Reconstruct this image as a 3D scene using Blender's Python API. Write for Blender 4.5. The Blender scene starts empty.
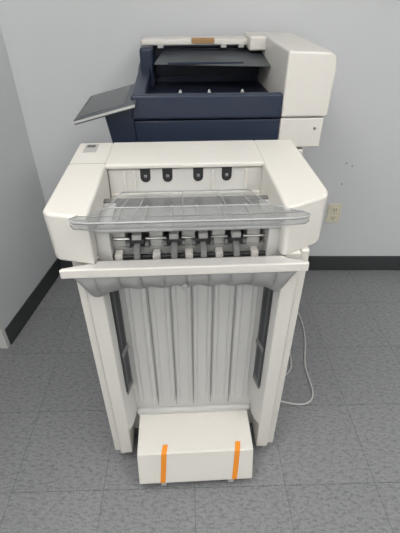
import bpy, bmesh, math
from mathutils import Vector, Matrix
S=bpy.context.scene
S.view_settings.view_transform='Standard'
S.view_settings.look='None'
# ---------------- materials
def mat(name,col,rough=.45,metal=0,noise=0,nscale=300,bump=0,spec=None):
    m=bpy.data.materials.new(name); m.use_nodes=True
    n=m.node_tree.nodes; l=m.node_tree.links; b=n['Principled BSDF']
    b.inputs['Base Color'].default_value=(*col,1); b.inputs['Roughness'].default_value=rough
    b.inputs['Metallic'].default_value=metal
    if spec is not None: b.inputs['Specular IOR Level'].default_value=spec
    if noise or bump:
        tc=n.new('ShaderNodeTexCoord'); t=n.new('ShaderNodeTexNoise'); t.inputs['Scale'].default_value=nscale
        t.inputs['Detail'].default_value=4
        l.new(tc.outputs['Object'],t.inputs['Vector'])
        if noise:
            r=n.new('ShaderNodeMix'); r.data_type='RGBA'
            r.inputs['A'].default_value=(*[c*(1-noise) for c in col],1)
            r.inputs['B'].default_value=(*[min(1,c*(1+noise)) for c in col],1)
            l.new(t.outputs['Fac'],r.inputs['Factor']); l.new(r.outputs['Result'],b.inputs['Base Color'])
        if bump:
            bp=n.new('ShaderNodeBump'); bp.inputs['Strength'].default_value=bump; bp.inputs['Distance'].default_value=.002
            l.new(t.outputs['Fac'],bp.inputs['Height']); l.new(bp.outputs['Normal'],b.inputs['Normal'])
    return m
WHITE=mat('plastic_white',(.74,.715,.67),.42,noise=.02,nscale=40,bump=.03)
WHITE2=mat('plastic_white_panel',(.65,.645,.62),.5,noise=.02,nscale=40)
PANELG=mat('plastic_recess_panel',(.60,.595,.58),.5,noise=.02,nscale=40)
TRAYW=mat('plastic_tray_white',(.60,.58,.565),.45,noise=.02,nscale=40)
GREYL=mat('plastic_light_grey',(.46,.46,.45),.5,noise=.03)
GREYM=mat('plastic_mid_grey',(.20,.20,.20),.5,noise=.04)
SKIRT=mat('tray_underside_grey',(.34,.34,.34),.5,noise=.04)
DARK=mat('plastic_dark',(.03,.03,.033),.45)
RAIL=mat('rail_grey',(.11,.13,.145),.5)
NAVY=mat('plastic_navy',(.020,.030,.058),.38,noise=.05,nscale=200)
NAVYD=mat('plastic_navy_shaded',(.009,.012,.026),.45)  # same navy plastic, darkened to paint shade inside basin and feeder mouth
CAV=mat('cavity_brown_grey',(.12,.115,.105),.6)
METAL=mat('steel',(.5,.5,.5),.3,1)
SCREEN=mat('screen_glass',(.02,.024,.03),.16)
PANEL=mat('panel_bezel',(.075,.085,.095),.4)
ORANGE=mat('tape_orange',(.9,.30,.02),.5,noise=.06,nscale=60)
TAN=mat('tape_tan',(.40,.23,.10),.6,noise=.05)
CREAM=mat('outlet_ivory',(.74,.70,.55),.4,noise=.01)
CABLE=mat('cable_grey',(.55,.55,.54),.5,noise=.02)
SEAM=mat('seam_shadow_gap',(.33,.325,.315),.8)
WALLM=mat('wall_paint',(.66,.675,.69),.85,noise=.012,nscale=6,bump=.12)
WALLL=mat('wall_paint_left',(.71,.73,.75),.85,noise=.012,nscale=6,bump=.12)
TRIM=mat('trim_white',(.75,.75,.74),.5,noise=.01)
BASE=mat('baseboard_rubber',(.045,.050,.052),.5,noise=.08,nscale=20)
CEIL=mat('ceiling_tile',(.75,.75,.74),.9,noise=.06,nscale=150)
CLEAR=bpy.data.materials.new('clear_plastic'); CLEAR.use_nodes=True
n=CLEAR.node_tree.nodes; l=CLEAR.node_tree.links
for x in list(n):
    if x.type!='OUTPUT_MATERIAL': n.remove(x)
out=[x for x in n if x.type=='OUTPUT_MATERIAL'][0]
tr=n.new('ShaderNodeBsdfTransparent'); tr.inputs[0].default_value=(.90,.905,.91,1)
gl=n.new('ShaderNodeBsdfPrincipled'); gl.inputs['Base Color'].default_value=(.55,.56,.57,1); gl.inputs['Roughness'].default_value=.12
mx=n.new('ShaderNodeMixShader'); mx.inputs[0].default_value=.17
l.new(tr.outputs[0],mx.inputs[1]); l.new(gl.outputs[0],mx.inputs[2]); l.new(mx.outputs[0],out.inputs[0])
CRIM=mat('clear_plastic_rim',(.46,.47,.48),.12)
CRIMD=mat('clear_plastic_edge_shade',(.22,.225,.23),.15)
LAMP=bpy.data.materials.new('light_panel'); LAMP.use_nodes=True
b=LAMP.node_tree.nodes['Principled BSDF']; b.inputs['Emission Color'].default_value=(1,.98,.94,1); b.inputs['Emission Strength'].default_value=10.3
# floor
FL=bpy.data.materials.new('floor_vinyl_tile'); FL.use_nodes=True
n=FL.node_tree.nodes; l=FL.node_tree.links; b=n['Principled BSDF']
tc=n.new('ShaderNodeTexCoord'); mp=n.new('ShaderNodeMapping'); l.new(tc.outputs['Object'],mp.inputs[0])
mp.inputs['Rotation'].default_value=(0,0,math.radians(-1.5)); mp.inputs['Location'].default_value=(.0,-.045,0)
br=n.new('ShaderNodeTexBrick'); br.offset=0; br.inputs['Scale'].default_value=1
br.inputs['Brick Width'].default_value=.34; br.inputs['Row Height'].default_value=.34
br.inputs['Mortar Size'].default_value=.0014; br.inputs['Mortar Smooth'].default_value=.4
br.inputs['Color1'].default_value=(.272,.276,.288,1); br.inputs['Color2'].default_value=(.296,.300,.312,1); br.inputs['Mortar'].default_value=(.15,.155,.16,1)
l.new(mp.outputs[0],br.inputs[0])
def nz(scale,detail,sc,rot,lo,hi,cl):
    q=n.new('ShaderNodeTexNoise'); q.inputs['Scale'].default_value=scale; q.inputs['Detail'].default_value=detail; q.inputs['Roughness'].default_value=.7
    m2=n.new('ShaderNodeMapping'); m2.inputs['Scale'].default_value=sc; m2.inputs['Rotation'].default_value=(0,0,rot)
    l.new(tc.outputs['Object'],m2.inputs[0]); l.new(m2.outputs[0],q.inputs['Vector'])
    r=n.new('ShaderNodeValToRGB'); e=r.color_ramp.elements
    e[0].position=lo; e[0].color=(cl,cl,cl,1); e[1].position=hi; e[1].color=(1,1,1,1)
    l.new(q.outputs['Fac'],r.inputs[0]); return r.outputs[0]
def mul(a,b_):
    m_=n.new('ShaderNodeMix'); m_.data_type='RGBA'; m_.blend_type='MULTIPLY'; m_.inputs['Factor'].default_value=1
    l.new(a,m_.inputs['A']); l.new(b_,m_.inputs['B']); return m_.outputs['Result']
c=mul(br.outputs['Color'],nz(45,5,(1,2.4,1),.3,.39,.54,.68))
c=mul(c,nz(100,3,(2.0,1,1),1.1,.40,.51,.80))
l.new(c,b.inputs['Base Color']); b.inputs['Roughness'].default_value=.40
# ---------------- geometry helpers
def link(name,bm,m,parent=None,smooth=False):
    bmesh.ops.recalc_face_normals(bm,faces=bm.faces)
    me=bpy.data.meshes.new(name); bm.to_mesh(me); bm.free()
    o=bpy.data.objects.new(name,me); S.collection.objects.link(o)
    for q in (m if isinstance(m,(list,tuple)) else [m]): me.materials.append(q)
    if parent: o.parent=parent
    if smooth:
        for p in me.polygons: p.use_smooth=True
    return o
def bev(o,w,seg=3):
    if w>0:
        md=o.modifiers.new('bevel','BEVEL'); md.width=w; md.segments=seg; md.limit_method='ANGLE'; md.angle_limit=math.radians(28)
        for p in o.data.polygons: p.use_smooth=True
        wn=o.modifiers.new('wn','WEIGHTED_NORMAL'); wn.keep_sharp=False
    return o
def box(name,x0,x1,y0,y1,z0,z1,m,parent=None,b=.003,seg=2):
    bm=bmesh.new(); bmesh.ops.create_cube(bm,size=1)
    for v in bm.verts: v.co=Vector(((x0+x1)/2+v.co.x*(x1-x0),(y0+y1)/2+v.co.y*(y1-y0),(z0+z1)/2+v.co.z*(z1-z0)))
    return bev(link(name,bm,m,parent),b,seg)
def prism(name,pts,axis,a0,a1,m,parent=None,b=.003,seg=2):
    def P(p,a):
        return {'x':(a,p[0],p[1]),'y':(p[0],a,p[1]),'z':(p[0],p[1],a)}[axis]
    bm=bmesh.new()
    A=[bm.verts.new(P(p,a0)) for p in pts]; B=[bm.verts.new(P(p,a1)) for p in pts]
    bm.faces.new(A); bm.faces.new(B[::-1]); k=len(pts)
    for i in range(k): bm.faces.new([A[i],B[i],B[(i+1)%k],A[(i+1)%k]])
    return bev(link(name,bm,m,parent),b,seg)
def loft(name,bot,top,m,parent=None,b=.003,seg=2):
    bm=bmesh.new(); A=[bm.verts.new(p) for p in bot]; B=[bm.verts.new(p) for p in top]; k=len(bot)
    bm.faces.new(A); bm.faces.new(B[::-1])
    for i in range(k): bm.faces.new([A[i],B[i],B[(i+1)%k],A[(i+1)%k]])
    return bev(link(name,bm,m,parent),b,seg)
def cyl(name,c,r,h,axis,m,parent=None,seg=24,b=0):
    bm=bmesh.new(); bmesh.ops.create_cone(bm,cap_ends=True,segments=seg,radius1=r,radius2=r,depth=h)
    R={'x':Matrix.Rotation(math.pi/2,3,'Y'),'y':Matrix.Rotation(math.pi/2,3,'X'),'z':Matrix.Identity(3)}[axis]
    for v in bm.verts: v.co=R@v.co+Vector(c)
    o=link(name,bm,m,parent)
    if b: bev(o,b)
    return o
def tube(name,pts,r,m,parent=None,cyc=False,smooth=False):
    cu=bpy.data.curves.new(name,'CURVE'); cu.dimensions='3D'; cu.bevel_depth=r; cu.bevel_resolution=3
    sp=cu.splines.new('NURBS' if smooth else 'POLY'); sp.points.add(len(pts)-1)
    for i,p in enumerate(pts): sp.points[i].co=(*p,1)
    sp.use_cyclic_u=cyc
    if smooth: sp.order_u=4; sp.use_endpoint_u=True; sp.resolution_u=10
    o=bpy.data.objects.new(name,cu); S.collection.objects.link(o); cu.materials.append(m)
    if parent:o.parent=parent
    return o
def empty(name,loc,rz):
    o=bpy.data.objects.new(name,None); S.collection.objects.link(o); o.location=loc; o.rotation_euler=(0,0,math.radians(rz)); return o
def arc(cx,cy,r,a0,a1,k=8):
    return [(cx+r*math.cos(math.radians(a0+(a1-a0)*i/k)),cy+r*math.sin(math.radians(a0+(a1-a0)*i/k))) for i in range(k+1)]
# ---------------- room
box('floor',-3,3,-2.5,2.2,-.05,0,FL,None,0)
box('ceiling',-3,3,-2.5,2.2,2.75,2.8,CEIL,None,0)
box('wall_back',-3,3,2.10,2.2,0,2.75,WALLM,None,0)
lw=[(-.90,2.10),(-.985,1.44),(-1.13,1.44),(-1.13,2.10)]
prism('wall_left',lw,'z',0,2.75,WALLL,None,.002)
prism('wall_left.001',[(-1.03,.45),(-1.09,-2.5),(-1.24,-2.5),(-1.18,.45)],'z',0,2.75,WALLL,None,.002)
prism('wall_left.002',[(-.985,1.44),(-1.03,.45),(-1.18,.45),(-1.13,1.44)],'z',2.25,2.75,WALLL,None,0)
box('wall_hall',-3.1,-3,-2.5,2.2,0,2.75,WALLM,None,0)
box('wall_right',3,3.1,-2.5,2.2,0,2.75,WALLM,None,0)
box('wall_front',-3,3,-2.6,-2.5,0,2.75,WALLM,None,0)
box('trim_1',-1.135,-.985,1.415,1.44,0,2.25,TRIM,None,.003)
prism('baseboard_left',[(-.90,2.088),(-.892,2.088),(-.977,1.442),(-.985,1.442)],'z',0,.108,BASE,None,.002)
box('baseboard_back',-.893,2.99,2.09,2.10,0,.108,BASE,None,.002)
for nm,x0,y0 in (('ceiling_light',-.6,.2),('ceiling_light.001',1.2,.2),('ceiling_light.002',-.6,-1.7),('ceiling_light.003',1.2,-1.7)):
    e_=empty(nm,(x0,y0,2.75),0)
    box('diffuser',-.3,.3,-.6,.6,-.012,0,LAMP,e_,0)
    for a in ((-.32,-.3,-.62,.62),(.3,.32,-.62,.62),(-.3,.3,-.62,-.6),(-.3,.3,.6,.62)):
        box('frame',*a,-.02,0,TRIM,e_,.002)
oe=empty('wall_outlet',(.79,2.10,.415),0)
box('cover_plate',-.040,.040,-.008,0,-.062,.062,CREAM,oe,.004,3)
for s in(-1,1):
    box('receptacle',-.017,.017,-.012,-.004,s*.027-.018,s*.027+.018,CREAM,oe,.005,3)
    box('slot_a',-.009,-.006,-.0125,-.011,s*.027-.004,s*.027+.008,DARK,oe,0)
    box('slot_b',.006,.009,-.0125,-.011,s*.027-.004,s*.027+.008,DARK,oe,0)
    cyl('ground_hole',(0,-.0118,s*.027-.010),.003,.0015,'y',DARK,oe,12)
cyl('screw',(0,-.009,0),.003,.003,'y',METAL,oe,12)
for i,(x,z) in enumerate(((.80,.722),(.835,.705),(.80,.60))):
    cyl('wall_anchor' if i==0 else 'wall_anchor.%03d'%i,(x,2.099,z),.004,.003,'y',GREYM,None,12)
# ---------------- FINISHER
F=empty('copier_finisher',(-.02,.84,0),3)
def caster(P,u,v,r=.03):
    cyl('caster_wheel',(u,v,r),r,.022,'x',GREYL,P,24,.004)
    cyl('caster_hub',(u,v,r),r*.4,.026,'x',GREYM,P,16)
    box('caster_fork',u-.018,u+.018,v-.016,v+.016,r*1.3,.066,GREYL,P,.004)
for u,v in((-.285,.05),(.28,.05),(-.285,.43),(.28,.43)): caster(F,u,v)
box('core_cabinet',-.28,.28,.10,.48,.062,.925,WHITE2,F,.004)
for s,nm in((-1,'left'),(1,'right')):
    a,b_=sorted((s*.309,s*.285)); box('side_skin_'+nm,a,b_,.012,.485,.06,.972,WHITE,F,.005,3)
    a,b_=sorted((s*.284,s*.240)); box('column_'+nm,a,b_,0,.105,.06,.972,WHITE,F,.004,3)
    prism('recess_wall_'+nm,[(s*.241,.004),(s*.241,.102),(s*.214,.102),(s*.226,.03)],'z',.2,.94,WHITE2,F,.001)
    prism('slide_rail_'+nm,[(s*.229,.030),(s*.2175,.078),(s*.2135,.077),(s*.224,.028)],'z',.40,.90,RAIL,F,.001)
    prism('slide_rail_flange_'+nm,[(s*.231,.024),(s*.228,.032),(s*.2215,.030),(s*.2245,.022)],'z',.40,.90,DARK,F,.001)
    prism('rail_groove_'+nm,[(s*.2235,.040),(s*.2165,.064),(s*.2150,.064),(s*.2215,.040)],'z',.42,.89,DARK,F,0)
    prism('rail_clip_'+nm,[(s*.226,.024),(s*.214,.07),(s*.207,.07),(s*.218,.022)],'z',.575,.592,GREYM,F,.002)
    prism('rail_foot_'+nm,[(s*.231,.026),(s*.2175,.080),(s*.2125,.079),(s*.223,.024)],'z',.385,.405,GREYM,F,.002)
# ribbed panel
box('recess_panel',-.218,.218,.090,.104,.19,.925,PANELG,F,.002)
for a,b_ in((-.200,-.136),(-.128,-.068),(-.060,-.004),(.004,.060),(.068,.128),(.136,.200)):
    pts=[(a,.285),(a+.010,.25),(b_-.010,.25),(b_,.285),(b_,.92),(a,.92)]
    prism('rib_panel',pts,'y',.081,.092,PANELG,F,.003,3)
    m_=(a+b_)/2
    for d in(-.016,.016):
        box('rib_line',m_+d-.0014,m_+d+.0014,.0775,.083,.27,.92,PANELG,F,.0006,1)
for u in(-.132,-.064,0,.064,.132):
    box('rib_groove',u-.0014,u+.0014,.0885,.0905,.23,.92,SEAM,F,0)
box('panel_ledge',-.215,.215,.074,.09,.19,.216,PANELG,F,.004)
# foot box
prism('foot_cover',[(-.116,.047),(-.116,.058),(-.080,.184),(.094,.190),(.094,.047)],'x',-.207,.207,WHITE,F,.004,3)
box('foot_base',-.2,.2,-.10,.12,.037,.05,GREYM,F,.002)
for u in(-.12,.13): caster(F,u,-.088,.022)
for u,sk in((-.112,-.004),(.145,.0)):
    bm=bmesh.new(); w=.009
    path=[(-.1175,.056,sk-.005),(-.099,.1205,sk),(-.0815,.1845,sk+.004),(-.076,.1860,sk+.005),(-.048,.1872,sk+.009)]
    prev=None
    for (v,z,dx) in path:
        cur=[bm.verts.new((u+dx-w,v-.001,z+.0008)),bm.verts.new((u+dx+w,v-.001,z+.0008))]
        if prev: bm.faces.new([prev[0],prev[1],cur[1],cur[0]])
        prev=cur
    o=link('packing_tape_strip',bm,ORANGE,F); md=o.modifiers.new('s','SOLIDIFY'); md.thickness=.0012; md.offset=0
# ---- shoulders
left=[(-.352,.02)]+[(-.347,.006),(-.335,-.002),(-.24,-.028),(-.240,.0),(-.240,.487),(-.352,.487)]
loft('shoulder_left',[(x*.985 if x<-.3 else x,y,.970) for x,y in left],[(x,y,1.105) for x,y in left],WHITE,F,.009,4)
right=[(.355,.090),(.350,.070),(.333,.052),(.235,.0),(.224,.01),(.224,.487),(.355,.487)]
loft('shoulder_right',[(x*.985 if x>.3 else x,y-.012 if y<.2 else y,.970) for x,y in right],[(x,y,1.105) for x,y in right],WHITE,F,.009,4)
box('shoulder_seam_left',-.3485,-.242,.300,.3015,1.04,1.1055,SEAM,F,0)
box('release_button',-.325,-.285,.39,.46,1.103,1.108,GREYL,F,.002)
box('release_button_slot',-.318,-.292,.43,.452,1.108,1.1085,CAV,F,0)
# back ridge
box('top_ridge',-.242,.226,.305,.488,.92,1.104,WHITE,F,.004,3)
box('ridge_lip',-.242,.226,.288,.35,1.090,1.1045,WHITE,F,.004,3)
box('ridge_shadow_slot',-.232,.218,.3035,.3055,1.082,1.090,CAV,F,0)
box('exit_wall',-.238,.224,.296,.31,.96,1.086,WHITE2,F,.002)
for u in(-.128,-.062,.03,.116):
    p=[(u-.015,1.090),(u-.015,1.060)]+arc(u,1.060,.015,180,360,8)[1:-1]+[(u+.015,1.060),(u+.015,1.090)]
    prism('exit_notch',p,'y',.2945,.2965,DARK,F,0)
    box('exit_roller',u-.005,u+.005,.290,.296,1.060,1.070,GREYM,F,.003)
for u in(-.19,-.16,.075,.175): box('exit_guide',u-.003,u+.003,.289,.297,.99,1.08,WHITE,F,.001)
box('exit_wall_step',-.236,.222,.286,.297,.985,1.012,WHITE,F,.003)
# well floor
prism('well_floor',[(.02,1.038),(.02,1.046),(.30,.998),(.30,.985)],'x',-.239,.225,WHITE2,F,.002)
for u in(-.19,-.12,-.05,.02,.09,.16):
    prism('well_rib',[(.03,1.044),(.03,1.052),(.28,1.010),(.28,.998)],'x',u-.003,u+.003,WHITE,F,.001)
box('well_front_bar',-.239,.225,.010,.026,1.040,1.049,GREYL,F,.003)
# cavity
box('cavity_back',-.245,.245,.18,.20,.90,1.04,GREYM,F,0)
box('cavity_floor',-.239,.239,.0,.21,.918,.932,GREYM,F,.002)
box('cavity_end_left',-.240,-.205,.02,.2,.932,1.036,WHITE2,F,.003)
box('cavity_end_right',.195,.240,.02,.2,.932,1.036,WHITE2,F,.003)
cyl('drive_shaft',(0,.055,.995),.004,.42,'x',METAL,F,16)
cyl('lower_shaft',(0,.030,.955),.006,.42,'x',DARK,F,16)
box('cavity_rail_white',-.205,.195,.055,.07,.945,.970,GREYL,F,.002)
box('cavity_lower_step',-.205,.195,.004,.018,.932,.946,GREYL,F,.002)
for u in(-.14,-.045,.03,.115):
    box('gripper_bracket',u-.020,u+.020,.033,.06,.988,1.005,DARK,F,.003)
    prism('gripper_finger',[(.0,.965),(.006,.985),(.05,1.0),(.05,.985),(.015,.962)],'x',u-.008,u+.008,GREYM,F,.002)
    for d in(-.024,.024):
        cyl('pinch_roller',(u+d,.045,.985),.009,.010,'x',GREYM,F,20)
    box('gripper_cap',u-.012,u+.012,.03,.05,1.005,1.020,GREYL,F,.002)
for u in(-.19,-.092,-.007,.072,.165):
    box('guide_block',u-.018,u+.018,.06,.12,.945,1.018,WHITE2,F,.004)
    box('guide_tab',u-.010,u+.010,.02,.05,.945,.966,WHITE,F,.002)
# stack tray
top=[(-.323,-.046),(.289,-.046),(.293,-.034),(.240,-.016),(.235,-.006),(-.25,-.006),(-.25,-.016),(-.323,-.034)]
prism('stack_tray',top,'z',.962,.971,TRAYW,F,.003,3)
box('stack_tray_lip',-.324,.290,-.049,-.041,.949,.974,WHITE,F,.003,3)
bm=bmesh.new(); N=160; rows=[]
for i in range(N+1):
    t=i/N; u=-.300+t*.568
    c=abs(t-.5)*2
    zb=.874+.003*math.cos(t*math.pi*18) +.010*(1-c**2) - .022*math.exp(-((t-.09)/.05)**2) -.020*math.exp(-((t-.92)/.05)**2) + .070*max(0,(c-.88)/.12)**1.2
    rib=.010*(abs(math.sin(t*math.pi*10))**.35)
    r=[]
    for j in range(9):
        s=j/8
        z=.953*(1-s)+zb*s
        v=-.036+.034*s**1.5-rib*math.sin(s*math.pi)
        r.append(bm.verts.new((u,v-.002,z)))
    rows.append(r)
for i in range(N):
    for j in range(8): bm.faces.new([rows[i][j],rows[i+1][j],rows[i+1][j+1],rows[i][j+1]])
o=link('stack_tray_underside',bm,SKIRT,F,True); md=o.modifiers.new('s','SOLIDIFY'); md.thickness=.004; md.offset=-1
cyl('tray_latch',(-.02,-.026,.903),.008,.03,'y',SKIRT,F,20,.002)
box('tray_carrier',-.235,.22,.006,.085,.895,.93,GREYM,F,.003)
# clear tray
def tz(v): return 1.121-(v+.085)*.27
outl=[(-.225,-.085),(.215,-.085)]+[(.250,-.078),(.266,-.055),(.262,-.03),(.205,.045),(.190,.12),(.182,.270),(-.200,.270),(-.205,.12),(-.215,.045),(-.262,-.01),(-.274,-.045),(-.26,-.075)]
bm=bmesh.new(); bm.faces.new([bm.verts.new((u,v,tz(v)+.001)) for u,v in outl])
o=link('clear_output_tray',bm,CLEAR,F); md=o.modifiers.new('s','SOLIDIFY'); md.thickness=.003
tube('clear_tray_rim',[(u,v,tz(v)+.002) for u,v in outl],.0018,CRIM,F,True)
fl=[(-.274,-.045),(-.26,-.075),(-.225,-.085),(.215,-.085),(.25,-.078),(.266,-.055)]
bm=bmesh.new(); prev=None
for u,v in fl:
    cur=[bm.verts.new((u,v,tz(v)+.003)),bm.verts.new((u,v+.001,tz(v)-.014))]
    if prev: bm.faces.new([prev[0],cur[0],cur[1],prev[1]])
    prev=cur
o=link('clear_tray_front_lip',bm,CLEAR,F); md=o.modifiers.new('s','SOLIDIFY'); md.thickness=.002
tube('clear_tray_lip_edge',[(u,v,tz(v)-.014) for u,v in fl],.0012,CRIMD,F)
tube('clear_tray_bead_1',[(-.262,-.03,tz(-.03)+.004),(-.1,-.045,tz(-.045)+.004),(.12,-.045,tz(-.045)+.004),(.255,-.035,tz(-.035)+.004)],.0013,CRIMD,F)
tube('clear_tray_bead_2',[(-.212,.05,tz(.05)+.004),(.2,.05,tz(.05)+.004)],.0016,CRIM,F)
tube('clear_tray_bead_3',[(-.17,.06,tz(.06)+.004),(-.165,.2,tz(.2)+.004),(.15,.2,tz(.2)+.004),(.155,.06,tz(.06)+.004)],.0012,CRIM,F)
for u in(-.13,-.02,.09): tube('clear_tray_bead_v',[(u,-.08,tz(-.08)+.004),(u*.95,.26,tz(.26)+.004)],.0011,CRIM,F)
# ---------------- PRINTER
P=empty('office_printer',(-.02,.84,0),3)
for u,v in((-.14,.70),(.34,.70),(-.14,1.08),(.34,1.08)): caster(P,u,v)
box('cabinet',-.18,.385,.625,1.14,.062,.70,WHITE,P,.006,3)
box('engine_body_lower',-.18,.40,.625,1.15,.705,.86,WHITE,P,.006,3)
box('engine_body',-.18,.445,.620,1.15,.862,1.02,WHITE,P,.006,3)
box('engine_side_vent',.444,.447,.68,.95,.88,.98,GREYL,P,.001)
for z in(.22,.36,.52): box('drawer_seam',-.182,-.178,.63,1.13,z,z+.006,SEAM,P,0)
rp_=[(.342,1.142)]+[(.508,1.142)]+[(.512,1.30),(.505,1.335),(.488,1.348),(.342,1.353)]
prism('rear_cover_upper',rp_,'y',.606,1.17,WHITE,P,.008,4)
box('rear_cover_top_inner',.275,.345,1.0,1.17,1.30,1.352,WHITE,P,.008,3)
box('rear_cover_lower',.342,.500,.612,1.16,1.03,1.138,WHITE,P,.006,3)
cyl('cover_screw',(.470,.611,1.10),.005,.004,'y',GREYM,P,12)
prism('scanner_base',[(-.175,1.022),(.340,1.022),(.340,1.135),(-.182,1.135)],'y',.615,1.15,NAVY,P,.005,3)
box('basin_wall_near',-.185,.341,.606,.64,1.14,1.222,NAVY,P,.008,3)
prism('basin_wall_front',[(.612,1.14),(.612,1.222),(.95,1.232),(1.03,1.25),(1.15,1.25),(1.15,1.14)],'x',-.185,-.135,NAVY,P,.008,3)
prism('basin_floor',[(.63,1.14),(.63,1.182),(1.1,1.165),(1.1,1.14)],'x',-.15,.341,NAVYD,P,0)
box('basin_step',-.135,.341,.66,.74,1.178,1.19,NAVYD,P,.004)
for u in(-.015,.085,.20):
    prism('basin_index_mark',[(u-.007,1.2225),(u+.007,1.2225),(u+.002,1.2225+.011),(u-.002,1.2225+.011)],'y',.628,.634,GREYL,P,.001)
box('feeder_tower_back',-.165,.342,1.12,1.16,1.14,1.325,NAVY,P,.005)
box('feeder_tower_front',-.175,-.12,1.0,1.13,1.14,1.315,NAVY,P,.012,4)
box('feeder_top',-.172,.342,1.06,1.17,1.314,1.337,WHITE,P,.007,3)
box('feeder_mouth',-.12,.341,1.10,1.122,1.19,1.30,NAVYD,P,.003)  # dark slab paints the shadow under the feeder top
box('feeder_label_tape',.040,.135,1.054,1.086,1.322,1.340,TAN,P,.002)
for u in(-.09,.175,.25): box('feeder_top_clip',u-.012,u+.012,1.055,1.075,1.305,1.316,GREYL,P,.002)
loft('document_flap',[(-.115,.93,1.262),(.341,.86,1.262),(.341,1.09,1.285),(-.08,1.09,1.285)],[(-.115,.93,1.268),(.341,.86,1.268),(.341,1.09,1.291),(-.08,1.09,1.291)],PANEL,P,.002)
box('document_flap_guide',-.06,.24,.90,.905,1.268,1.276,NAVY,P,.001)
def cp(u0,u1,v0,v1,dz0,dz1):
    zf=lambda u: 1.156+(u+.385)*.25
    b0=[(u0,v0,zf(u0)+dz0),(u1,v0,zf(u1)+dz0),(u1,v1,zf(u1)+dz0),(u0,v1,zf(u0)+dz0)]
    return b0,[(x,y,z-dz0+dz1) for x,y,z in b0]
a,b_=cp(-.378,-.165,.555,.89,-.018,0); loft('control_panel_body',a,b_,PANEL,P,.006,3)
a,b_=cp(-.360,-.205,.575,.87,-.001,.0012); loft('touch_screen',a,b_,SCREEN,P,.001)
a,b_=cp(-.376,-.167,.5535,.557,-.013,-.005); loft('panel_edge_trim',a,b_,GREYL,P,.001)
prism('control_panel_arm',[(-.19,1.02),(-.265,1.04),(-.285,1.16),(-.18,1.186),(-.175,1.02)],'y',.62,.86,NAVY,P,.008,3)
# ---------------- power cable
tube('power_cable',[(.38,1.95,.10),(.47,1.90,.006),(.57,1.75,.006),(.56,1.45,.006),(.50,1.30,.006),(.53,1.15,.006),(.49,1.07,.006),(.40,1.08,.006),(.30,1.12,.006)],.004,CABLE,None,False,True)
tube('power_cable.001',[(.43,1.7,.006),(.48,1.5,.006),(.44,1.38,.006),(.46,1.25,.006),(.36,1.22,.006)],.0035,CABLE,None,False,True)
# ---------------- world + camera
w=bpy.data.worlds.new('world'); S.world=w; w.use_nodes=True
w.node_tree.nodes['Background'].inputs[0].default_value=(.8,.85,.9,1); w.node_tree.nodes['Background'].inputs[1].default_value=.3
cd=bpy.data.cameras.new('camera'); co=bpy.data.objects.new('camera',cd); S.collection.objects.link(co)
co.location=(0,0,1.55); co.rotation_euler=(math.radians(54),0,0)
cd.sensor_fit='VERTICAL'; cd.sensor_height=24; cd.lens=24*400/533; cd.clip_start=.02
S.camera=co
